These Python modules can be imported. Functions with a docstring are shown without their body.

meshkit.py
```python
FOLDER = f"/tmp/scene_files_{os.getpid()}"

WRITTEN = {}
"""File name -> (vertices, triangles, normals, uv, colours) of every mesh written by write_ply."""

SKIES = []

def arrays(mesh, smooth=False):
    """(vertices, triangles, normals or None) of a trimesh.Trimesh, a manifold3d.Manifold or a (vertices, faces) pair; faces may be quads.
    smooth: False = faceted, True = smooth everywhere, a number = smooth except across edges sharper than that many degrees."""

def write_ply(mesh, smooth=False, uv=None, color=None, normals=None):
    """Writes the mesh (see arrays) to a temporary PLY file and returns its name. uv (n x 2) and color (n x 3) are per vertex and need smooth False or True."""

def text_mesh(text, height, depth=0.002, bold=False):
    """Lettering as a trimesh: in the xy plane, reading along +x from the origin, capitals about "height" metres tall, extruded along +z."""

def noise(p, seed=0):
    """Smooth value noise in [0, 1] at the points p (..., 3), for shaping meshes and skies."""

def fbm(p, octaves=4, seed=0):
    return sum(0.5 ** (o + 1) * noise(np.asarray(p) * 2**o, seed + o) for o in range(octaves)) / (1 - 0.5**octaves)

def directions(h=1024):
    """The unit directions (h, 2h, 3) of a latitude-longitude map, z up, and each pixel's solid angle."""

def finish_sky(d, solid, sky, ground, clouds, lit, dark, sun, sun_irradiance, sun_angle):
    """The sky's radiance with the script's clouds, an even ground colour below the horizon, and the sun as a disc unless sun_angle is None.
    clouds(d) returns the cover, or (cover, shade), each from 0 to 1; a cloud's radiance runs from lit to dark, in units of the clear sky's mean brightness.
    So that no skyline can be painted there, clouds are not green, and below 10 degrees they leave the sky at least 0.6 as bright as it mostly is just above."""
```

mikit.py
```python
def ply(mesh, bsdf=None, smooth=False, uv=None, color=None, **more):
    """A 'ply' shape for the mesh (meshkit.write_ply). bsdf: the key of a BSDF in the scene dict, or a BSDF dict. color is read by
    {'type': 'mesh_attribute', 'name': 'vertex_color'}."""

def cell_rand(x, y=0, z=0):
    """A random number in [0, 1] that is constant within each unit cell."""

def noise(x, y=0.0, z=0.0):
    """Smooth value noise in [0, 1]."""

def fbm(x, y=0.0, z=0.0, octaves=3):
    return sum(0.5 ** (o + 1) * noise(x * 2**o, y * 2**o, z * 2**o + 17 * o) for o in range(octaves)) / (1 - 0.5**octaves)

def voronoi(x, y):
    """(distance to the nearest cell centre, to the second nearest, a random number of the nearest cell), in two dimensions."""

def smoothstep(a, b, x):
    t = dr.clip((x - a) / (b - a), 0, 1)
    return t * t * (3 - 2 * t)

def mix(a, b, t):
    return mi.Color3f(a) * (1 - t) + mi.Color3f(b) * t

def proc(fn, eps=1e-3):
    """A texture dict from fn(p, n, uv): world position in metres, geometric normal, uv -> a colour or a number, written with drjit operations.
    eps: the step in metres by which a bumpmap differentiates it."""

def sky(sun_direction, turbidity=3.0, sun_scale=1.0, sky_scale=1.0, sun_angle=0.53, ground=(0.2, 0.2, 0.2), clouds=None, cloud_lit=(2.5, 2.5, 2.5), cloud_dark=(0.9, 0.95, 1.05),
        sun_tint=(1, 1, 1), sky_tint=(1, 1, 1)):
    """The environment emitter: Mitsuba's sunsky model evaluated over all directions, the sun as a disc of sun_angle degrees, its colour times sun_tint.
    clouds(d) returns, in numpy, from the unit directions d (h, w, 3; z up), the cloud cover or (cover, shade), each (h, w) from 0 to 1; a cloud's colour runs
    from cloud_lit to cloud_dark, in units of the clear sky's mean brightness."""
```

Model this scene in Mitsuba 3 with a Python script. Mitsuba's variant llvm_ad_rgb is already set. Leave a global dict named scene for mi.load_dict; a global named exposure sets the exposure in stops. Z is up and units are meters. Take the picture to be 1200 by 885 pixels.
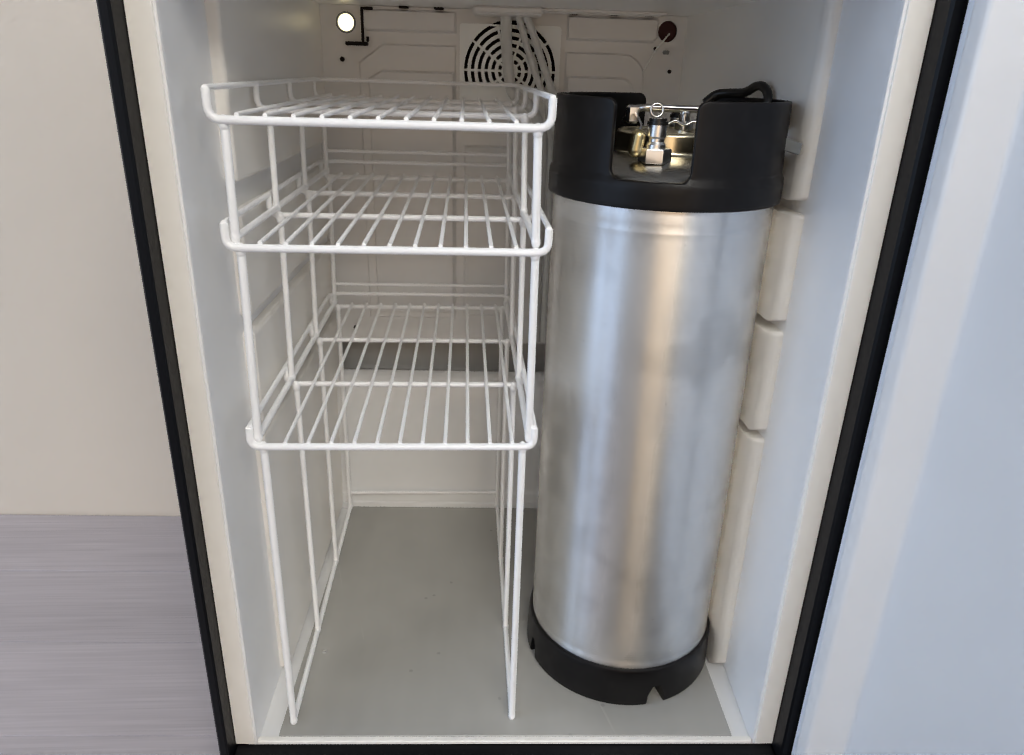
import math, numpy as np, trimesh, mitsuba as mi, mikit, drjit as dr
import manifold3d as m3
from shapely.geometry import Polygon, Point, box as sbox
from shapely.ops import unary_union
from mikit import noise, fbm, smoothstep, mix

scene, labels = {}, {}
T = mi.ScalarTransform4f
PI = math.pi
rng = np.random.default_rng(7)

# ------------------------------------------------------------------ camera
W_PX, F_PX = 1200.0, 874.82
CAM = np.array([0.185086, -0.624863, 0.671529])
YAW, PIT, ROL = 0.068502, 0.392021, 0.03188
fw = np.array([math.sin(YAW) * math.cos(PIT), math.cos(YAW) * math.cos(PIT), -math.sin(PIT)])
r0 = np.array([math.cos(YAW), -math.sin(YAW), 0.0])
u0 = np.cross(r0, fw)
up = -math.sin(ROL) * r0 + math.cos(ROL) * u0
scene['camera'] = {'type': 'perspective', 'fov': math.degrees(2 * math.atan(W_PX / 2 / F_PX)), 'fov_axis': 'x', 'near_clip': 0.02, 'far_clip': 60.0,
                   'to_world': T().look_at(origin=CAM.tolist(), target=(CAM + fw).tolist(), up=up.tolist())}
exposure = 1.1

# ------------------------------------------------------------------ light: the window at the left, and light panels added behind the camera
def panel_light(key, centre, aim, w, h, rgb):
    scene[key] = {'type': 'rectangle', 'to_world': T().look_at(origin=list(centre), target=list(aim), up=[0, 0, 1]) @ T().scale([w / 2, h / 2, 1]),
                  'emitter': {'type': 'area', 'radiance': {'type': 'rgb', 'value': list(rgb)}}, 'bsdf': {'type': 'ref', 'id': 'm_frame'}}
LIGHTS = [
    ('window', (-2.2, -0.95, 0.95), (0.45, -0.3, 0.5), 2.3, 2.4, (0.62, 0.82, 1.14), 'bright daylit window on the left side of the room, before the open refrigerator'),
    ('added_front_panel', (0.70, -2.3, 2.5), (0.2, 0.1, 0.3), 1.3, 1.0, (5.6, 5.4, 5.0), 'large soft white light panel added behind the camera'),  # unseen panel, added to give the soft front light
    ('lamp', (0.27, -2.9, 0.6), (0.3, 0.2, 0.35), 1.3, 1.4, (0.80, 0.57, 0.36), 'tall warm glowing panel added behind the camera for the keg reflection'),  # no fixture: warm panel added so the steel mirrors a tan band
]
scene['ambient'] = {'type': 'constant', 'radiance': {'type': 'rgb', 'value': [0.255, 0.255, 0.26]}}

# ------------------------------------------------------------------ materials
def rgbt(c): return {'type': 'rgb', 'value': list(c)}
def two(b): return {'type': 'twosided', 'bsdf': b}
def plastic(c, rough=0.4, spec=0.5, amt=0.05, sc=9.0):
    c = np.array(c, float)
    def fn(p, n, uv):
        k = fbm(p.x * sc + 3, p.y * sc, p.z * sc) - 0.5
        return mi.Color3f(*[float(x) for x in c]) * (1 + amt * 2 * k)
    return two({'type': 'principled', 'base_color': mikit.proc(fn), 'roughness': rough, 'specular': spec})
def plain(c, rough=0.4, spec=0.5, metallic=0.0, **k):
    return two({'type': 'principled', 'base_color': rgbt(c), 'roughness': rough, 'specular': spec, 'metallic': metallic, **k})
scene['m_liner'] = plastic((0.73, 0.735, 0.735), 0.3, 0.5, 0.03)
scene['m_rib'] = plastic((0.74, 0.72, 0.675), 0.36, 0.5, 0.03)
scene['m_flange'] = plastic((0.78, 0.76, 0.71), 0.4, 0.45, 0.03)
scene['m_cover'] = plastic((0.71, 0.70, 0.69), 0.3, 0.45, 0.035)
scene['m_fanplate'] = plastic((0.85, 0.86, 0.84), 0.45, 0.4, 0.02)
scene['m_frame'] = plain((0.004, 0.0043, 0.0055), 0.42, 0.16)
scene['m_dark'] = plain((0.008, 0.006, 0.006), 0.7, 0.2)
scene['m_reddark'] = plain((0.05, 0.012, 0.012), 0.6, 0.3)
scene['m_wire'] = plain((0.88, 0.885, 0.885), 0.3, 0.5)
def f_rubber(p, n, uv):
    d = smoothstep(0.52, 0.8, fbm(p.x * 34, p.y * 34, p.z * 20, octaves=4))
    sc = smoothstep(0.90, 0.96, noise(p.x * 30 + p.z * 60, p.y * 30, p.z * 420)) * smoothstep(0.5, 0.65, fbm(p.x * 20, p.y * 20, p.z * 20))
    return mi.Color3f(0.0048, 0.0042, 0.0044) * (1 + 0.9 * d + 2.0 * sc)
def r_rubber(p, n, uv):
    return 0.30 + 0.16 * fbm(p.x * 22 + 5, p.y * 22, p.z * 22)
scene['m_rubber'] = two({'type': 'principled', 'base_color': mikit.proc(f_rubber), 'roughness': mikit.proc(r_rubber), 'specular': 0.25})
scene['m_black'] = plain((0.01, 0.01, 0.01), 0.3, 0.5)
scene['m_chrome'] = plain((0.82, 0.81, 0.79), 0.18, 0.5, 1.0)
scene['m_polished'] = two({'type': 'roughconductor', 'material': 'none', 'alpha': 0.09, 'specular_reflectance': rgbt((0.5, 0.48, 0.44))})
scene['m_lid'] = plain((0.78, 0.70, 0.50), 0.26, 0.5, 1.0)  # steel; warm reflected light is put into the tint
scene['m_satin'] = plain((0.86, 0.85, 0.83), 0.3, 0.5, 1.0)
scene['m_brass'] = plain((0.66, 0.55, 0.30), 0.35, 0.5, 1.0)
scene['m_gasket'] = plain((0.70, 0.72, 0.75), 0.5, 0.4)
scene['m_recess_shade'] = plastic((0.46, 0.455, 0.44), 0.5, 0.3, 0.08, 20)  # grey carries the shade under the back cover
scene['m_greyplastic'] = plain((0.20, 0.215, 0.22), 0.4, 0.4)
scene['m_hose'] = two({'type': 'principled', 'base_color': rgbt((0.60, 0.60, 0.58)), 'roughness': 0.3, 'specular': 0.5})
def f_floor(p, n, uv):
    k = fbm(p.x * 14, p.y * 14, 2.0)
    s = fbm(p.x * 60, p.y * 9, 5.0)
    d1, d2, r = mikit.voronoi(p.x * 26 + 0.5 * k, p.y * 26)
    speck = smoothstep(0.075, 0.03, d1) * smoothstep(0.90, 0.94, r)
    scr = smoothstep(0.93, 0.97, noise(p.x * 240 + p.y * 60, p.y * 7, 1.0)) * smoothstep(0.5, 0.7, fbm(p.x * 9, p.y * 9, 7.0))
    st = smoothstep(0.52, 0.72, fbm(p.x * 7 + 3, p.y * 5, 11.0, octaves=4))
    return mi.Color3f(0.350, 0.345, 0.320) * (0.92 + 0.14 * k + 0.05 * s) * (1 - 0.10 * st) * (1 - 0.22 * speck) * (1 + 0.12 * scr)
scene['m_floorpanel'] = two({'type': 'principled', 'base_color': mikit.proc(f_floor), 'roughness': 0.36, 'specular': 0.5})
def f_steel(p, n, uv):
    a = fbm(p.x * 16 + 4, p.y * 16, p.z * 9, octaves=4)
    g = noise(uv.x * 3.0, uv.y * 900.0, 0.0)
    sm = smoothstep(0.55, 0.75, a)
    d1, d2, r = mikit.voronoi(uv.x * 52, uv.y * 52)
    speck = smoothstep(0.10, 0.03, d1) * smoothstep(0.86, 0.92, r)
    st = smoothstep(0.60, 0.74, fbm(uv.x * 13 + 2, uv.y * 16, 4.0)) 
    return mi.Color3f(0.86, 0.855, 0.84) * (0.96 + 0.06 * g) * (1 - 0.12 * sm) * (1 - 0.25 * speck) * (1 - 0.16 * st)
def f_rough(p, n, uv):
    return 0.058 + 0.05 * smoothstep(0.42, 0.7, fbm(p.x * 12 + 9, p.y * 12, p.z * 7, octaves=3))
scene['m_steel'] = two({'type': 'roughconductor', 'material': 'none', 'distribution': 'ggx', 'alpha_u': mikit.proc(f_rough), 'alpha_v': 0.27,
                        'specular_reflectance': mikit.proc(f_steel)})
def f_roomwall(p, n, uv):
    return mi.Color3f(0.64, 0.565, 0.47) * (0.96 + 0.08 * fbm(p.x * 4, p.y * 4, p.z * 4))
scene['m_roomwall'] = two({'type': 'bumpmap', 'arbitrary': mikit.proc(lambda p, n, uv: fbm(p.x * 300, p.y * 300, p.z * 300), eps=8e-4), 'scale': 0.0012,
                           'bsdf': {'type': 'principled', 'base_color': mikit.proc(f_roomwall), 'roughness': 0.7, 'specular': 0.3}})
def wood(tone):
    def fn(p, n, uv):
        g = fbm(p.x * 9 + tone * 40, p.y * 420, 3.0, octaves=3)
        b = fbm(p.x * 2.2 + tone * 17, p.y * 22, 8.0)
        return mi.Color3f(0.385, 0.352, 0.365) * (0.80 + 0.24 * g + 0.18 * b + 0.06 * tone)
    return two({'type': 'principled', 'base_color': mikit.proc(fn), 'roughness': 0.42, 'specular': 0.5})
for i, t in enumerate((0.0, 0.5, 1.0)):
    scene[f'm_wood{i}'] = wood(t)

# ------------------------------------------------------------------ helpers
def key_for(name):
    if name not in scene and name not in labels: return name
    i = 1
    while f'{name}_{i:03d}' in scene or f'{name}_{i:03d}' in labels: i += 1
    return f'{name}_{i:03d}'
def add(name, mesh, mat, smooth=30, label=None, cat=None, group=None, kind=None, uv=None):
    k = key_for(name)
    scene[k] = mikit.ply(mesh, mat, smooth=smooth, uv=uv)
    tag(k, label, cat, group, kind)
    return k
def tag(k, label=None, cat=None, group=None, kind=None):
    d = {a: b for a, b in (('label', label), ('category', cat), ('group', group), ('kind', kind)) if b}
    if d: labels[k] = {**labels.get(k, {}), **d}
    return k
def cat(ms): return trimesh.util.concatenate([trimesh.Trimesh(m.vertices, m.faces, process=False) for m in ms])
PH = math.radians(1.66)
RM = np.array([[math.cos(PH), math.sin(PH), 0], [-math.sin(PH), math.cos(PH), 0], [0, 0, 1]])
def loc(m):                                   # refrigerator frame -> world (the refrigerator stands turned 1.66 degrees to the racks)
    m = trimesh.Trimesh(np.array(m.vertices), np.array(m.faces), process=False)
    m.vertices = m.vertices @ RM.T
    return m
OCT = [np.eye(3), np.vstack([np.eye(3), [[.924, .383, 0], [.707, .707, 0], [.383, .924, 0], [.924, 0, .383], [.707, 0, .707], [.383, 0, .924], [0, .924, .383], [0, .707, .707], [0, .383, .924], [.577, .577, .577]]])]
def hexa(pts, c=0.0, rnd=0):
    """Convex hull of 8 corners with chamfered edges."""
    P = np.array(pts, float)
    if c <= 0: return trimesh.convex.convex_hull(P)
    ctr = P.mean(0)
    out = []
    for p in P:
        s = np.sign(p - ctr)
        for d in OCT[rnd]:
            out.append(p - s * c * (1 - d))
    return trimesh.convex.convex_hull(np.array(out))
def bx(x0, x1, y0, y1, z0, z1, c=0.0):
    return hexa([(x, y, z) for x in (x0, x1) for y in (y0, y1) for z in (z0, z1)], c)
def rounded_path(pts, rad, n=6):
    pts = [np.array(p, float) for p in pts]
    out = [pts[0]]
    for a, b, c in zip(pts[:-2], pts[1:-1], pts[2:]):
        u, v = a - b, c - b
        lu, lv = np.linalg.norm(u), np.linalg.norm(v)
        d = min(rad, lu * .49, lv * .49)
        p, q = b + u / lu * d, b + v / lv * d
        for t in np.linspace(0, 1, n):
            out.append((1 - t) ** 2 * p + 2 * t * (1 - t) * b + t * t * q)
    out.append(pts[-1])
    res = [out[0]]
    for p in out[1:]:
        if np.linalg.norm(p - res[-1]) > 1e-6: res.append(p)
    return np.array(res)
def tube(points, r, sides=10, closed=False):
    p = np.asarray(points, float)
    n = len(p)
    t = np.zeros_like(p)
    if closed:
        t = np.roll(p, -1, 0) - np.roll(p, 1, 0)
    else:
        t[1:-1] = p[2:] - p[:-2]; t[0] = p[1] - p[0]; t[-1] = p[-1] - p[-2]
    t /= np.linalg.norm(t, axis=1, keepdims=True)
    a = np.cross(t[0], [0, 0, 1.0] if abs(t[0][2]) < .9 else [1.0, 0, 0]); a /= np.linalg.norm(a)
    V = []
    ang = np.arange(sides) * 2 * PI / sides
    for i in range(n):
        a = a - t[i] * (a @ t[i]); a /= np.linalg.norm(a)
        b = np.cross(t[i], a)
        rr = r[i] if np.ndim(r) else r
        V.append(p[i] + rr * (np.cos(ang)[:, None] * a + np.sin(ang)[:, None] * b))
    V = np.vstack(V); F = []
    for i in range(n if closed else n - 1):
        j = (i + 1) % n
        for k in range(sides):
            k2 = (k + 1) % sides
            F += [(i * sides + k, i * sides + k2, j * sides + k2), (i * sides + k, j * sides + k2, j * sides + k)]
    if not closed:
        V = np.vstack([V, p[0], p[-1]]); e = len(V)
        for k in range(sides):
            k2 = (k + 1) % sides
            F += [(e - 2, k2, k), (e - 1, (n - 1) * sides + k, (n - 1) * sides + k2)]
    return trimesh.Trimesh(V, np.array(F), process=False)
def lathe(profile, cx, cy, n=96, sx=1.0, sy=1.0, close=True):
    pr = np.array(profile, float); m = len(pr)
    ang = np.linspace(0, 2 * PI, n, endpoint=False)
    V = np.array([(cx + sx * r * math.cos(a), cy + sy * r * math.sin(a), z) for a in ang for r, z in pr]); F = []
    for i in range(n):
        j = (i + 1) % n
        for k in range(m - 1):
            F += [(i * m + k, j * m + k, j * m + k + 1), (i * m + k, j * m + k + 1, i * m + k + 1)]
    mesh = trimesh.Trimesh(V, np.array(F), process=True)
    return mesh
def plate_xz(poly, y0, y1):
    """Polygon in (x, z), given thickness from y0 (front) to y1."""
    rings = [np.array(r.coords)[:-1] for g in getattr(poly, 'geoms', [poly]) for r in (g.exterior, *g.interiors)]
    m = to_tm(m3.CrossSection(rings, m3.FillRule.EvenOdd).extrude(y1 - y0))
    v = m.vertices.copy()
    m.vertices = np.stack([v[:, 0], y0 + v[:, 2], v[:, 1]], -1)
    m.faces = m.faces[:, ::-1]
    return m
def bevel_plate(poly, yb, yf, bev):
    """Convex raised panel: polygon at yb, shrunk by bev at the front yf."""
    a = np.array(poly.exterior.coords)[:-1]; q = poly.buffer(-bev, join_style=2); b = np.array(q.exterior.coords)[:-1]
    P = np.vstack([np.stack([a[:, 0], np.full(len(a), yb), a[:, 1]], -1), np.stack([b[:, 0], np.full(len(b), yf), b[:, 1]], -1)])
    return trimesh.convex.convex_hull(P)
def to_tm(man):
    m = man.to_mesh()
    return trimesh.Trimesh(np.array(m.vert_properties[:, :3]), np.array(m.tri_verts), process=False)
def to_man(tm):
    return m3.Manifold(m3.Mesh(np.asarray(tm.vertices, np.float32), np.asarray(tm.faces, np.uint32)))

for key, c, a, w, h, rgb, lab in LIGHTS:
    panel_light(key, c, a, w, h, rgb)
    tag(key, lab, 'window' if key == 'window' else 'lamp')

# ------------------------------------------------------------------ the room behind: wall and plank floor
ZF, YW = -0.10, 0.5600
add('wall', loc(bx(-3.0, 3.0, YW, YW + 0.1, ZF - 0.2, 2.2)), 'm_roomwall', False, kind='structure')
add('floor', loc(bx(-3.0, 3.0, -3.5, YW + 0.05, ZF - 0.06, ZF - 0.006)), 'm_dark', False, kind='structure')
row, y = 0, YW - 0.002 - 0.0
while y > -0.7:
    w = 0.1617
    x = -2.2
    while x < 0.0:
        add('floor__plank', loc(bx(x + .0006, x + 2.4, y - w + .0003, y - .0003, ZF - 0.008, ZF, 0.0006)), f'm_wood{int(rng.integers(3))}', False)
        x += 2.4
    y -= w; row += 1

# ------------------------------------------------------------------ refrigerator
R = 'refrigerator'
labels[R] = {'label': 'open white lined refrigerator with black front frame, holding three wire racks and a steel keg', 'category': 'refrigerator'}
YF = -0.024                                     # front face
XL0, XL1 = -0.056, -0.033                       # flange left
XR0, XR1 = 0.502, 0.525
ZTOP = 0.746
# black outer shell
fr = []
add(f'{R}__cabinet', loc(cat([bx(-0.0648, -0.057, 0.0, 0.5575, -0.09, 0.86), bx(0.530, 0.538, 0.0, 0.5575, -0.09, 0.86),
                             bx(-0.057, 0.530, 0.550, 0.557, -0.09, 0.86), bx(-0.057, 0.530, 0.0, 0.550, -0.09, -0.080), bx(-0.057, 0.530, 0.0, 0.550, 0.85, 0.86)])), 'm_frame', False)
def post(x0, x1, z0, z1): return bx(x0, x1, -0.046, 0.0, z0, z1, 0.002)
add(f'{R}__frame_post', loc(post(-0.0655, XL0, -0.09, 0.86)), 'm_frame', False)
add(f'{R}__frame_post', loc(post(XR1, 0.5390, -0.09, 0.86)), 'm_frame', False)
add(f'{R}__frame_rail', loc(post(XL0 + .0005, XR1 - .0005, -0.09, -0.0052)), 'm_frame', False)
add(f'{R}__frame_rail', loc(post(XL0 + .0005, XR1 - .0005, 0.80, 0.86)), 'm_frame', False)
# liner: flange + front side walls, base shell, rib blocks
def wall_strip(side):
    """Plan profile swept in z: flange face, small radius, drafted front wall, base wall to the back."""
    if side < 0: P = [(XL0, YF), (XL1 - .004, YF), (XL1 - .001, YF + .001), (XL1, YF + .004), (-0.0350, 0.080), (-0.036, 0.532)]
    else: P = [(XR1, YF), (XR0 + .004, YF), (XR0 + .001, YF + .001), (XR0, YF + .004), (0.505, 0.088), (0.485, 0.532)]
    V, F = [], []
    for x, y_ in P: V += [(x, y_, -0.004), (x, y_, ZTOP + .06)]
    for i in range(len(P) - 1):
        a = 2 * i
        q = [(a, a + 2, a + 3), (a, a + 3, a + 1)]
        F += q
    return trimesh.Trimesh(np.array(V, float), np.array(F), process=False)
for s in (-1, 1):
    add(f'{R}__side_wall', loc(wall_strip(s)), 'm_liner', 35)
# face strips of the flange (a gasket seat of slightly warmer plastic)
add(f'{R}__flange', loc(bx(XL0 + .0004, XL1 - .003, YF - .0015, YF + .003, -0.003, 0.80, .0006)), 'm_flange', False)
add(f'{R}__flange', loc(bx(XR0 + .003, XR1 - .0004, YF - .0015, YF + .003, -0.003, 0.80, .0006)), 'm_flange', False)
segs = [(0.0005, 0.3120), (0.3215, 0.4330), (0.4440, 0.5510), (0.5640, ZTOP + .03)]
segs_l = [(0.0005, 0.3120), (0.3250, 0.4250), (0.4410, 0.5420), (0.5680, ZTOP + .03)]
def rib(side, z0, z1):
    if side < 0: f, b, y0, o0, o1 = -0.0235, -0.0262, 0.080, -0.040, -0.038
    else: f, b, y0, o0, o1 = 0.4915, 0.470, 0.088, 0.510, 0.490
    pts = [(o0, y0, z0), (o0, y0, z1), (f, y0, z0), (f, y0, z1), (o1, .520, z0), (o1, .520, z1), (b, .520, z0), (b, .520, z1)]
    return hexa(pts, 0.0045, 1)
for s in (-1, 1):
    for z0, z1 in (segs_l if s < 0 else segs):
        add(f'{R}__wall_rib', loc(rib(s, z0, z1)), 'm_rib', 35)
# liner floor, lip, floor panel
add(f'{R}__liner_floor', loc(bx(XL1 - .01, XR0 + .01, YF + .0005, 0.447, -0.012, -0.0045)), 'm_liner', False)
add(f'{R}__front_lip', loc(bx(XL1, XR0, YF - .001, -0.0175, -0.0044, 0.0005, .0012)), 'm_flange', False)
add(f'{R}__floor_panel', loc(bx(-0.0125, 0.4820, -0.017, 0.4395, -0.0043, 0.0, .0007)), 'm_floorpanel', False)
add(f'{R}__floor_panel__screw', loc(trimesh.creation.icosphere(3, 0.0026).apply_transform(trimesh.transformations.scale_and_translate([1, 1, .6], [0.011, 0.108, 0.0003]))), 'm_chrome', True, label='small shiny screw head on the grey floor panel')
# lower back wall (under the cover): leans, base moulding with ledge
def sweep_x(prof, x0, x1):
    V, F = [], []
    for y_, z in prof: V += [(x0, y_, z), (x1, y_, z)]
    for i in range(len(prof) - 1):
        a = 2 * i; F += [(a, a + 1, a + 3), (a, a + 3, a + 2)]
    return trimesh.Trimesh(np.array(V, float), np.array(F), process=False)
add(f'{R}__back_wall', loc(sweep_x([(.440, -.004), (.4405, .0065), (.4435, .008), (.4435, .0095), (.441, .011), (.442, .024), (.4455, .027), (.447, .035), (.4485, .12), (.4495, .170), (.4515, .190), (.4550, .206), (.4610, .219), (.469, .2255), (.478, .2270)], -.04, .50)), 'm_liner', 40)
add(f'{R}__shade_recess', loc(sweep_x([(.478, .2270), (.488, .225), (.504, .215), (.544, .20), (.549, .21), (.549, .31)], -.04, .50)), 'm_recess_shade', 40)  # recess shaped and greyed to make the band of shade under the cover
# ceiling
add(f'{R}__ceiling', loc(bx(-.04, .51, YF, .534, .7445, .756)), 'm_liner', False)
# back cover with holes
HB, HR = (0.0205, 0.7195), (0.4305, 0.7215)
cov = sbox(-0.030, 0.293, 0.480, 0.7395)
cov = cov.difference(Point(HR).buffer(.0125, 24)).difference(Point(HB).buffer(.0105, 24))
fanC, fanR = (0.2285, 0.6685), 0.0590
cov = cov.difference(Point(fanC).buffer(.060, 32))
cov = cov.difference(Point(0.012, 0.314).buffer(.0022, 8))
B = f'{R}__back_cover'
YC = 0.500
CK = (YC + .6192) / (.430 + .6192)
_loc = loc
def loc(m):                                   # cover parts were measured on the plane y = 0.43; scaled to stand at YC
    v = np.array(m.vertices); v[:, 0] = .2031 + (v[:, 0] - .2031) * CK; v[:, 2] = .6715 + (v[:, 2] - .6715) * CK
    return _loc(trimesh.Trimesh(v, np.array(m.faces), process=False))
add(B, loc(cat([plate_xz(cov, YC, YC + .004), bx(-.030, .480, YC + .0041, .5485, .293, .298)])), 'm_cover', False)
add(f'{B}__dark_backing', loc(bx(-.030, .480, .530, .533, .300, .739)), 'm_dark', False)  # dark sheet put behind the holes for their shade
def P2(lst): return Polygon(lst)
def raised(poly, lift, bev=.003, base=YC): return bevel_plate(poly, base - .0001, base - lift, bev)
em = []
em.append(raised(P2([(.040, .7365), (.160, .7365), (.160, .710), (.046, .710), (.040, .716)]), .007, .003))
em.append(raised(P2([(.066, .697), (.160, .697), (.160, .33), (.034, .33), (.034, .674)]), .0035, .0025))
em.append(raised(P2([(.064, .6655), (.158, .6655), (.158, .34), (.046, .34), (.046, .655)]), .007, .003, YC - .0036))
em.append(raised(P2([(.300, .7365), (.418, .7365), (.418, .713), (.412, .707), (.300, .707)]), .007, .003))
def rc(x0, x1, z0, z1, r):
    a = [(x0, z0), (x0, z1)] + [(x1 - r + r * math.sin(t), z1 - r + r * math.cos(t)) for t in np.linspace(0, PI / 2, 8)] + [(x1, z0)]
    return Polygon(a)
em.append(raised(rc(.300, .405, .33, .694, .03), .0035, .0025))
em.append(raised(rc(.302, .392, .34, .6655, .018), .007, .003, YC - .0036))
em.append(raised(sbox(.17, .335, .29, .575), .004, .003))
for m_ in em: add(f'{B}__raised_panel', loc(m_), 'm_cover', False)
for x in (.094, .138, .308, .360, .405):
    add(f'{B}__slot_shadow', loc(bx(x - .006, x + .006, YC - .0085, YC, .7372, .7402, .0008)), 'm_dark', False)  # dark blocks stand for the small shadows along the cover top
for x, z, r in ((.0135, .6765, .003), (.4375, .674, .0025), (.4165, .7005, .0025), (.012, .314, .0028)):
    s_ = trimesh.creation.cylinder(r, .002, sections=16); s_.apply_transform(trimesh.transformations.rotation_matrix(PI / 2, [1, 0, 0])); s_.apply_translation([x, YC - .001, z])
    add(f'{B}__screw', loc(s_), 'm_dark', 30)
add(f'{B}__hole_plug', loc(lathe([(0, 0), (.0122, 0), (.0122, .004), (0, .004)], 0, 0, 32).apply_transform(trimesh.transformations.rotation_matrix(PI / 2, [1, 0, 0])).apply_translation([HR[0], YC + .012, HR[1]])), 'm_reddark', 30, label='dark red plug deep in the round hole at the upper right')
add(f'{B}__hole_wire', loc(tube(rounded_path([(HR[0] + .004, YC + .008, HR[1] - .002), (HR[0] - .006, YC - .004, HR[1] - .012), (HR[0] - .016, YC - .006, HR[1] - .024), (.402, YC - .005, .672)], .01), .0011, 6)), 'm_fanplate', 60)
add(f'{B}__wire_tie', loc(bx(.4262, .4345, YC - .005, YC, .6945, .699, .001)), 'm_greyplastic', False)
# dark lamp bracket left
add(f'{B}__lamp_bracket', loc(cat([bx(.0405, .0438, YC - .012, YC - .008, .6975, .7375, .0008), bx(.020, .0475, YC - .013, YC, .693, .6975, .001), bx(.0465, .0495, YC - .012, YC - .006, .6975, .704, .0008), bx(.044, .056, YC - .012, YC - .008, .734, .7375, .0008)])), 'm_dark', False)
# interior lamp
L_ = f'{R}__lamp'
ring = lathe([(.0103, -.003), (.0125, -.003), (.0125, .002), (.0103, .002), (.0103, -.003)], 0, 0, 40)
def faceup(m, x, y_, z):
    m.apply_transform(trimesh.transformations.rotation_matrix(PI / 2, [1, 0, 0])); m.apply_translation([x, y_, z]); return m
add(L_ + '__ring', loc(faceup(ring, HB[0], YC - .001, HB[1])), 'm_greyplastic', 40)
lens = lathe([(0, .0045), (.004, .0042), (.008, .0025), (.0102, 0), (.0102, -.006), (0, -.006)], 0, 0, 40); lens.invert() if lens.volume < 0 else None
k = add(L_ + '__lens', loc(faceup(lens, HB[0], YC - .0005, HB[1])), 'm_fanplate', 40)
scene[k]['emitter'] = {'type': 'area', 'radiance': rgbt((0.95, 0.80, 0.42))}
# fan
FN = f'{R}__fan'
pl = sbox(fanC[0] - .064, .592, fanC[0] + .064, .7225).buffer(-.004).buffer(.004)
slots = []
from shapely import affinity
sp = unary_union([affinity.rotate(sbox(0, -.0014, .08, .0014), a, origin=(0, 0)) for a in range(0, 360, 36)])
for ro in (.0585, .0498, .0411, .0324, .0237, .0150):
    slots.append(Point(0, 0).buffer(ro, 48).difference(Point(0, 0).buffer(ro - .0043, 48)).difference(sp))
sl = affinity.translate(unary_union(slots), *fanC).intersection(sbox(0, .6495, 1, 1))
add(FN + '__grille', loc(plate_xz(pl.difference(sl), YC - .0145, YC - .0115)), 'm_fanplate', False)
add(FN + '__rim', loc(plate_xz(pl.difference(pl.buffer(-.002)), YC - .0114, YC)), 'm_fanplate', False)
hub = lathe([(0, 0), (.018, 0), (.020, .003), (.020, .02), (0, .02)], 0, 0, 32)
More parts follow.
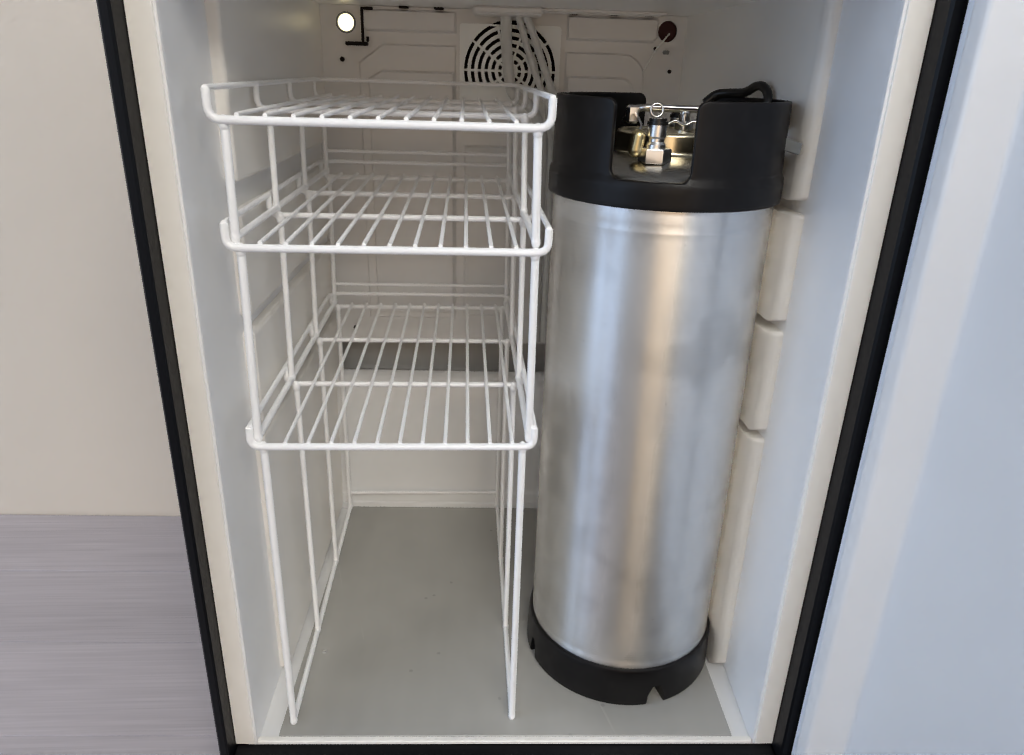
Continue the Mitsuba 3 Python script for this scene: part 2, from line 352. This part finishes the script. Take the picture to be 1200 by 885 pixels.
add(FN + '__hub', loc(faceup(hub, fanC[0], YC + .024, fanC[1])), 'm_dark', 40)
for i in range(7):
    a = 2 * PI * i / 7
    c, s_ = math.cos(a), math.sin(a)
    pts = []
    for rr, w in ((.019, .008), (.055, .017)):
        for q, d in ((-1, .010), (1, .018)):
            px, pz = rr * c - q * w * s_, rr * s_ + q * w * c
            pts += [(fanC[0] + px, YC + d, fanC[1] + pz), (fanC[0] + px, YC + d + .001, fanC[1] + pz)]
    add(FN + '__blade', loc(trimesh.convex.convex_hull(np.array(pts))), 'm_dark', False)
loc = _loc
# tower collar in the ceiling, hoses
add(f'{R}__tower_collar', loc(cat([bx(.180, .270, .425, .480, .7345, .7445, .003), bx(.270, .43, .44, .47, .7405, .7446, .001)])), 'm_cover', False)
def hose(pts, r, lab):
    p = rounded_path(pts, .08, 16)
    add('hose', loc(tube(p, r, 14)), 'm_hose', 60, label=lab, cat='hose', group='hoses hanging before the fan')
hose([(.223, .462, .736), (.2245, .466, .700), (.226, .467, .685), (.229, .467, .662), (.233, .466, .640), (.262, .462, .625), (.276, .450, .590), (.276, .42, .30)], .0075, 'thick pale hose hanging straight down before the fan grille')
hose([(.239, .462, .736), (.244, .466, .722), (.250, .467, .704), (.268, .466, .657), (.283, .465, .630), (.290, .445, .55), (.288, .42, .30)], .0046, 'thin pale hose curving to the right before the fan, left of its twin')
hose([(.249, .462, .736), (.257, .466, .722), (.264, .467, .704), (.280, .467, .663), (.296, .460, .630), (.303, .445, .55), (.300, .42, .30)], .0050, 'pale hose curving furthest right before the fan grille')
cl = hexa([(.452, .108, .628), (.4865, .0765, .6155), (.452, .108, .617), (.4855, .0765, .6065), (.452, .125, .628), (.4865, .0855, .6155), (.452, .125, .617), (.4855, .0855, .6065)], .0012)
add('keg__gas_fitting', loc(cl), 'm_greyplastic', False, label='grey plastic fitting poking out at the right of the black collar')

# door, opened to the right: plan profile swept in z
D_ = f'{R}__door'
hx, hy = 0.5425, -0.047                       # hinge side of the liner
dd = np.array([math.sin(math.radians(9)), -math.cos(math.radians(9))])   # along the door, away from the hinge
nn = np.array([-dd[1] * -1, dd[0]]) ; nn = np.array([dd[1], -dd[0]])        # towards the opening (-x)
if nn[0] > 0: nn = -nn
def dp(s, t): return np.array([hx, hy]) + dd * s + nn * t
def sweep_z(P, z0, z1):
    V, F = [], []
    for q in P: V += [(q[0], q[1], z0), (q[0], q[1], z1)]
    for i in range(len(P) - 1):
        a = 2 * i; F += [(a, a + 1, a + 3), (a, a + 3, a + 2)]
    return trimesh.Trimesh(np.array(V, float), np.array(F), process=False)
def arc(c, r, a0, a1, n=8): return [(c[0] + r * math.cos(a), c[1] + r * math.sin(a)) for a in np.linspace(a0, a1, n)]
DZ0, DZ1 = -0.06, 0.86
gp = [(.001, -.012), (.001, .006)] + [(.006 - .005 * math.cos(a), .006 + .005 * math.sin(a)) for a in np.linspace(0, PI, 9)] + [(.011, -.012)]
add(D_ + '__gasket', loc(sweep_z([dp(*q) for q in gp], DZ0 + .01, DZ1)), 'm_gasket', 40)
lp = [(-.003, -.012), (.0112, -.012), (.0112, .008), (.0122, .0125), (.0145, .0148), (.018, .0155), (.026, .0155), (.029, .0145), (.0305, .0125), (.046, -.011), (.048, -.0128), (.052, -.0135), (.30, -.0135), (.305, -.0125), (.32, .012), (.326, .015), (.37, .015), (.376, .012), (.39, -.0125), (.395, -.0135), (.56, -.0135), (.57, .015), (.60, .015), (.61, -.012), (.63, -.012)]
add(D_ + '__liner', loc(sweep_z([dp(*q) for q in lp], DZ0 + .01, DZ1)), 'm_liner', 50)
sh = [dp(-.003, -.0142), dp(.64, -.0142), dp(.64, -.055), dp(-.003, -.055), dp(-.003, -.0142)]
add(D_ + '__outer_panel', loc(sweep_z(sh, DZ0, DZ1 + .01)), 'm_frame', False)

# ------------------------------------------------------------------ wire racks
RW, RD = 0.2398, 0.4321
ROWS = [0.0, RD / 3, 2 * RD / 3, RD]
def rack(key, zb, zt, lip, xs, dxb, base, lab, slats):
    """zb foot level, zt shelf level; xs = (left, right) of the legs at the shelf, dxb their shift at the foot."""
    labels[key] = {'label': lab, 'category': 'wire rack', 'group': 'white wire racks stacked in the refrigerator'}
    xl, xr = xs
    ov = .0105
    for i, y in enumerate(ROWS):
        r = .0034 if i == 0 else .0029
        yy = y - (.004 if i == 0 else 0)
        pts = [(xl - ov, yy + .001, zt + lip), (xl - ov, yy, zt), (xr + ov, yy, zt), (xr + ov, yy + .001, zt + lip)]
        add(f'{key}__cross_rail', tube(rounded_path(pts, .011, 6), r, 12), 'm_wire', 60)
    pts = [(xl - ov, -.004, zt + lip), (xl - ov, RD + .003, zt + lip), (xr + ov, RD + .003, zt + lip), (xr + ov, -.004, zt + lip)]
    add(f'{key}__lip_wire', tube(rounded_path(pts, .02, 8), .0025, 10), 'm_wire', 60)
    for x in slats:
        add(f'{key}__slat', tube([(x, -.004, zt + .0042), (x, .2, zt + .0046), (x, RD + .001, zt + .0046)], .0019, 8), 'm_wire', 60)
    for sgn, x in ((-1, xl), (1, xr)):
        xb = x + dxb[0 if sgn < 0 else 1]
        for i, y in enumerate(ROWS):
            top = zt - .0015 
            lg = tube([(x, y, top), ((x + xb) / 2, y, (top + zb) / 2), (xb, y, zb + (.003 if i else .0036))], (.0036 if i == 0 else .0031), 10)
            blobs = [trimesh.creation.icosphere(2, rb_).apply_transform(trimesh.transformations.scale_and_translate([1, 1, 1.5], c_)) for rb_, c_ in ((.0043, (x, y - .001, top - .001)), (.0040, (xb, y, zb + .0042)))]
            add(f'{key}__leg', cat([lg] + blobs), 'm_wire', 60)
        add(f'{key}__side_wire', tube(rounded_path([(xb, -.0005, zb + .0036), (xb, RD + .0005, zb + .0036)], .01), .0032, 10), 'm_wire', 60)
    add(f'{key}__back_wire', tube([(xl + dxb[0], RD, zb + .030), (xr + dxb[1], RD, zb + .030)], .0022, 8), 'm_wire', 60)
sl3 = [.021 + .0209 * i for i in range(11)]
sl2 = [.016 + .0212 * i for i in range(11)]
sl1 = [.008 + .0217 * i for i in range(11)]
Z3, Z2, Z1 = .3440, .5285, .6285
rack('wire_rack', 0.0, Z3, .019, (.0, .2398), (0, 0), True, 'tall white wire rack at the bottom of the stack, on the grey floor panel', sl3)
rack('wire_rack_001', Z3 + .004, Z2, .020, (-.001, .2445), (-.003, .001), False, 'white wire rack in the middle of the stack, standing on the tall bottom rack', sl2)
rack('wire_rack_002', Z2 + .004, Z1, .023, (-.003, .2425), (-.001, .002), False, 'short white wire rack on top of the stack, level with the keg collar', sl1)

# ------------------------------------------------------------------ keg
KX, KY, KR = 0.3805, 0.1257, 0.108
K = 'keg'
labels[K] = {'label': 'brushed stainless steel beverage keg with black rubber collar and boot, right of the wire racks', 'category': 'keg'}
prof = []
def rp(z): return KR
zs = [(.096, .022), (.103, .030), (.1065, .042), (.1078, .050), (.1083, .0525), (.1083, .0575), (.1072, .060), (KR, .0635)]
zs += [(KR, z) for z in np.linspace(.075, .535, 60)]
zs += [(KR, .5385), (KR + .0003, .540), (KR + .0003, .5425), (KR - .0001, .544), (KR - .0001, .549), (KR + .0002, .5505), (KR, .553), (KR, .568), (.1065, .576), (.103, .583), (.097, .589), (.088, .594), (.075, .598), (.060, .601), (.052, .602), (.0505, .6035), (.050, .606), (.050, .618), (.0485, .6205), (.046, .6215), (.0445, .6205), (.044, .617)]
shoulder = [q for q in zs if .5755 < q[1] < .6025 or q[0] > .0515 and q[1] > .5755]
neck = [q for q in zs if q[0] < .053 and q[1] > .601]
zs = np.array([q for q in zs if q[1] < .5765])
n, m = 240, len(zs)
ang = np.linspace(-PI, PI, n + 1)
import meshkit
Vv, UV = [], []
for a in ang:
    for r, z in zs:
        d = 0.0
        if .07 < z < .53:
            e = min(1, (z - .07) / .03, (.53 - z) / .03)
            d = e * .0005 * (meshkit.fbm(np.array([math.cos(a) * 1.6, math.sin(a) * 1.6, z * 7.0]), 3, 3) - .5)
        Vv.append((KX + (r + d) * math.cos(a), KY + (r + d) * math.sin(a), z)); UV.append((a / (2 * PI) + .5, z * 1.5))
F = []
for i in range(n):
    for k_ in range(m - 1):
        a = i * m + k_; b = a + m
        F += [(a, b, b + 1), (a, b + 1, a + 1)]
add(f'{K}__body', trimesh.Trimesh(np.array(Vv), np.array(F), process=False), 'm_steel', True, uv=np.array(UV))

add(f'{K}__shoulder', lathe(shoulder, KX, KY, 160), 'm_polished', 40)
add(f'{K}__neck', lathe(neck, KX, KY, 120), 'm_lid', 40, label='steel neck ring round the keg lid, warm reflected light in its tint')
# rubber collar: unrolled sheet with two cut-outs and one grip hole, chamfered, then wrapped round the keg
Rm_ = .1085
def sheet():
    SEAM = math.radians(150)
    z0, z1 = .5615, .6515
    a0, a1 = SEAM - 2 * PI, SEAM
    base = sbox(a0 * Rm_, z0, a1 * Rm_, z1)
    def cut(d0, d1, zb_, dev=0.0):
        x0, x1 = math.radians(d0) * Rm_, math.radians(d1) * Rm_
        c = sbox(x0, zb_, x1, z1 + .05).buffer(-.009).buffer(.009)
        return c
    s = base.difference(cut(-129.5, -92.5, .5855)).difference(cut(52, 90, .5855))
    s = s.buffer(-.008).buffer(.008)            # round convex corners
    s = s.union(sbox(a0 * Rm_, z0, a1 * Rm_, z0 + .012))
    s = s.difference(sbox(math.radians(-27) * Rm_, .604, math.radians(14) * Rm_, .628).buffer(-.009).buffer(.009))
    return s.simplify(.0001)
S = sheet()
def chamfer_solid(poly, t, c):
    parts = []
    layers = [(-c, 0.0), (-c * .3, c * .3), (0, c), (0, t - c), (-c * .3, t - c * .3), (-c, t)]
    rings = [np.array(poly.exterior.coords)[:-1]] + [np.array(i.coords)[:-1] for i in poly.interiors]
    V, F = [], []
    def dens(rg):
        o = []
        for p, q in zip(rg, np.roll(rg, -1, 0)):
            k_ = max(1, int(np.linalg.norm(q - p) / .0025))
            for t_ in range(k_): o.append(p + (q - p) * t_ / k_)
        return np.array(o)
    rr = [dens(r_) for r_ in rings]
    offs, base = [], 0
    def normal(rg, hole):
        e = np.roll(rg, -1, 0) - np.roll(rg, 1, 0)
        nrm = np.stack([e[:, 1], -e[:, 0]], -1); nrm /= np.linalg.norm(nrm, axis=1, keepdims=True)
        return nrm
    from shapely.geometry import LinearRing
    fixed = []
    for i, rg in enumerate(rr):
        ccw = LinearRing(rg).is_ccw
        if (i == 0) != ccw: rg = rg[::-1]
        fixed.append(rg)
    flat = [[] for _ in layers]
    start = 0; spans = []
    allv = [np.vstack([rg + normal(rg, i > 0) * d for i, rg in enumerate(fixed)]) for d, h in layers]
    N = len(allv[0]); o = 0
    for rg in fixed:
        spans.append((o, len(rg))); o += len(rg)
    V = np.vstack([np.hstack([a, np.full((N, 1), h)]) for a, (d, h) in zip(allv, layers)])
    for l in range(len(layers) - 1):
        for o, k_ in spans:
            for j in range(k_):
                a, b = l * N + o + j, l * N + o + (j + 1) % k_
                F += [(a, b, b + N), (a, b + N, a + N)]
    A = allv[0]
    hull = Polygon(A[:spans[0][1]], [A[o:o + k_] for o, k_ in spans[1:]])
    inner = hull.buffer(-.0022)
    gx, gy = np.meshgrid(np.arange(A[:, 0].min(), A[:, 0].max(), .0042), np.arange(A[:, 1].min(), A[:, 1].max(), .0042))
    import shapely
    from scipy.spatial import Delaunay
    G = np.stack([gx.ravel(), gy.ravel()], -1)
    G = G[shapely.contains_xy(inner, G[:, 0], G[:, 1])]
    Q = np.vstack([A, G])
    tri = Delaunay(Q).simplices
    ctr = Q[tri].mean(1)
    tri = tri[shapely.contains_xy(hull, ctr[:, 0], ctr[:, 1])]
    e1, e2 = Q[tri[:, 1]] - Q[tri[:, 0]], Q[tri[:, 2]] - Q[tri[:, 0]]
    neg = e1[:, 0] * e2[:, 1] - e1[:, 1] * e2[:, 0] < 0
    tri[neg] = tri[neg][:, ::-1]
    nG, nV = len(G), len(V)
    V = np.vstack([V, np.hstack([G, np.zeros((nG, 1))]), np.hstack([G, np.full((nG, 1), t)])])
    lo = np.where(tri < N, tri, tri - N + nV)
    hi = np.where(tri < N, tri + (len(layers) - 1) * N, tri - N + nV + nG)
    F = np.vstack([np.array(F), lo[:, ::-1], hi])
    return trimesh.Trimesh(V, F, process=True)
cs = chamfer_solid(S, .0055, .0013)
cm = cs
v = cm.vertices
sm = np.clip((v[:, 1] - .5825) / (.587 - .5825), 0, 1); sm = sm * sm * (3 - 2 * sm)
rad = .1062 + v[:, 2] + (1 - sm) * .0016 + sm * (-.0010 - .0012 * (v[:, 1] - .587) / .065)
a_ = v[:, 0] / Rm_
cm.vertices = np.stack([KX + rad * np.cos(a_), KY + rad * np.sin(a_), v[:, 1]], -1)
add(f'{K}__collar', cm, 'm_rubber', 35, label='black rubber collar with two open notches in its rim')

# rubber boot with notches
bprof = [(.090, .003), (.092, .0), (.110, .0), (.1127, .0012), (.1137, .004), (.1128, .030), (.1124, .0465), (.1112, .0495), (.1095, .0505), (.1075, .0505), (.104, .020), (.092, .020), (.090, .003)]
boot = lathe(bprof, KX, KY, 160)
boot = to_man(boot)
for deg, wd in ((-77, .0105), (-165, .0075), (102, .0075), (15, .0075)):
    a = math.radians(deg)
    c = trimesh.creation.extrude_polygon(Polygon([(-wd - .002, -.01), (wd + .002, -.01), (wd * .95, .014), (wd * .45, .026), (-wd * .45, .026), (-wd * .95, .014)]), .05, engine='earcut')
    vv = c.vertices.copy()
    # polygon x -> tangent, y -> z, extrusion -> radial
    tx, rx = np.array([-math.sin(a), math.cos(a), 0]), np.array([math.cos(a), math.sin(a), 0])
    P_ = np.array([KX, KY, 0]) + vv[:, :1] * tx + vv[:, 1:2] * np.array([0, 0, 1.0]) + (vv[:, 2:3] + .085) * rx
    mm = trimesh.Trimesh(P_, c.faces, process=True)
    if mm.volume < 0: mm.invert()
    boot = boot - to_man(mm)
add(f'{K}__boot', to_tm(boot), 'm_rubber', 28, label='black rubber boot with drain notches under the steel body')

# lid, bail, posts
add(f'{K}__lid', lathe([(0, .6225), (.02, .622), (.034, .6195), (.041, .6175), (.0435, .615), (.0435, .6125)], KX, KY, 64), 'm_lid', 40)
bl = rounded_path([(KX - .037, KY + .028, .628), (KX - .040, KY - .020, .638), (KX - .034, KY - .030, .6425), (KX + .044, KY - .030, .6425), (KX + .050, KY - .02, .638), (KX + .046, KY + .028, .628)], .008)
add(f'{K}__lid__bail', tube(bl, .0027, 10), 'm_chrome', 60)
add(f'{K}__lid__bail_bar', tube([(KX - .03, KY + .012, .640), (KX + .045, KY + .012, .640)], .0032, 10), 'm_chrome', 60)
add(f'{K}__lid__bail_foot', bx(KX - .047, KY * 0 + KX - .036, KY - .030, KY - .020, .628, .644, .002), 'm_chrome', False)
add(f'{K}__lid__relief_valve', lathe([(0, .640), (.004, .640), (.0052, .636), (.0052, .630), (.0085, .629), (.0085, .622), (0, .622)], KX + .012, KY - .010, 32), 'm_chrome', 40)
# braided latch wire on the lid
zig = [(KX - .012 + i * .009, KY - .034, .628 + (.0045 if i % 2 else -.001)) for i in range(7)]
add(f'{K}__lid__latch_wire', tube(rounded_path(zig, .004, 4), .0014, 7), 'm_chrome', 60)
def kpost(dx, dy, name):
    x, y = KX + dx, KY + dy
    b = trimesh.creation.cylinder(.0148, .0125, sections=6); b.apply_transform(trimesh.transformations.rotation_matrix(.8, [0, 0, 1])); b.apply_translation([x, y, .6035])
    b = hexa_like = trimesh.convex.convex_hull(np.vstack([(b.vertices - [x, y, .6035]) * s + [x, y, .6035] for s in ([1, 1, .75], [.93, .93, 1])]))
    k = add(f'{K}__{name}', cat([b, lathe([(.0072, .607), (.0088, .6095), (.0088, .613), (.0072, .6155), (.0072, .618), (.0086, .620), (.0086, .6295)], x, y, 36)]), 'm_satin', 30)
    add(f'{k}__top_seal', lathe([(.0086, .6295), (.0092, .6297), (.0092, .6325), (.0078, .6328), (.0078, .6350), (.003, .6355), (0, .6345)], x, y, 32), 'm_black', 40)
kpost(-.0265, -.064, 'post')
kpost(.0265, .064, 'post')
tor = [(KX - .027 + .0055 * math.cos(t), KY - .058 + .001 * math.sin(t), .6415 + .0055 * math.sin(t)) for t in np.linspace(0, 2 * PI, 25)[:-1]]
add(f'{K}__post__pull_ring', tube(tor, .0011, 8, closed=True), 'm_chrome', 60)
tg = trimesh.convex.convex_hull(np.vstack([trimesh.creation.icosphere(2, .0066).vertices + o for o in ([0, 0, -.005], [.0015, 0, .006])]))
tg.apply_translation([KX - .044, KY - .062, .613])
add(f'{K}__brass_tag', tg, 'm_brass', 40, label='small brass tag hanging left of the front post')
add(f'{K}__brass_tag__wire', tube(rounded_path([(KX - .043, KY - .062, .622), (KX - .039, KY - .058, .628), (KX - .041, KY - .05, .634), (KX - .040, KY - .03, .637)], .004), .0011, 7), 'm_chrome', 60)
# black hose loop over the back right of the rim
hp = rounded_path([(KX + r_ * math.cos(math.radians(d_)), KY + r_ * math.sin(math.radians(d_)), z_) for d_, r_, z_ in ((54, .096, .644), (49, .1015, .6535), (40, .1035, .6550), (31, .1035, .6555), (27, .1030, .6585), (21, .1020, .6635), (14, .1015, .6625), (8.5, .1015, .654), (7, .0995, .640))], .008, 8)
add('hose_loop', tube(hp, .0045, 12), 'm_black', 60, label='short black hose loop lying over the rear right rim of the keg collar', cat='hose')
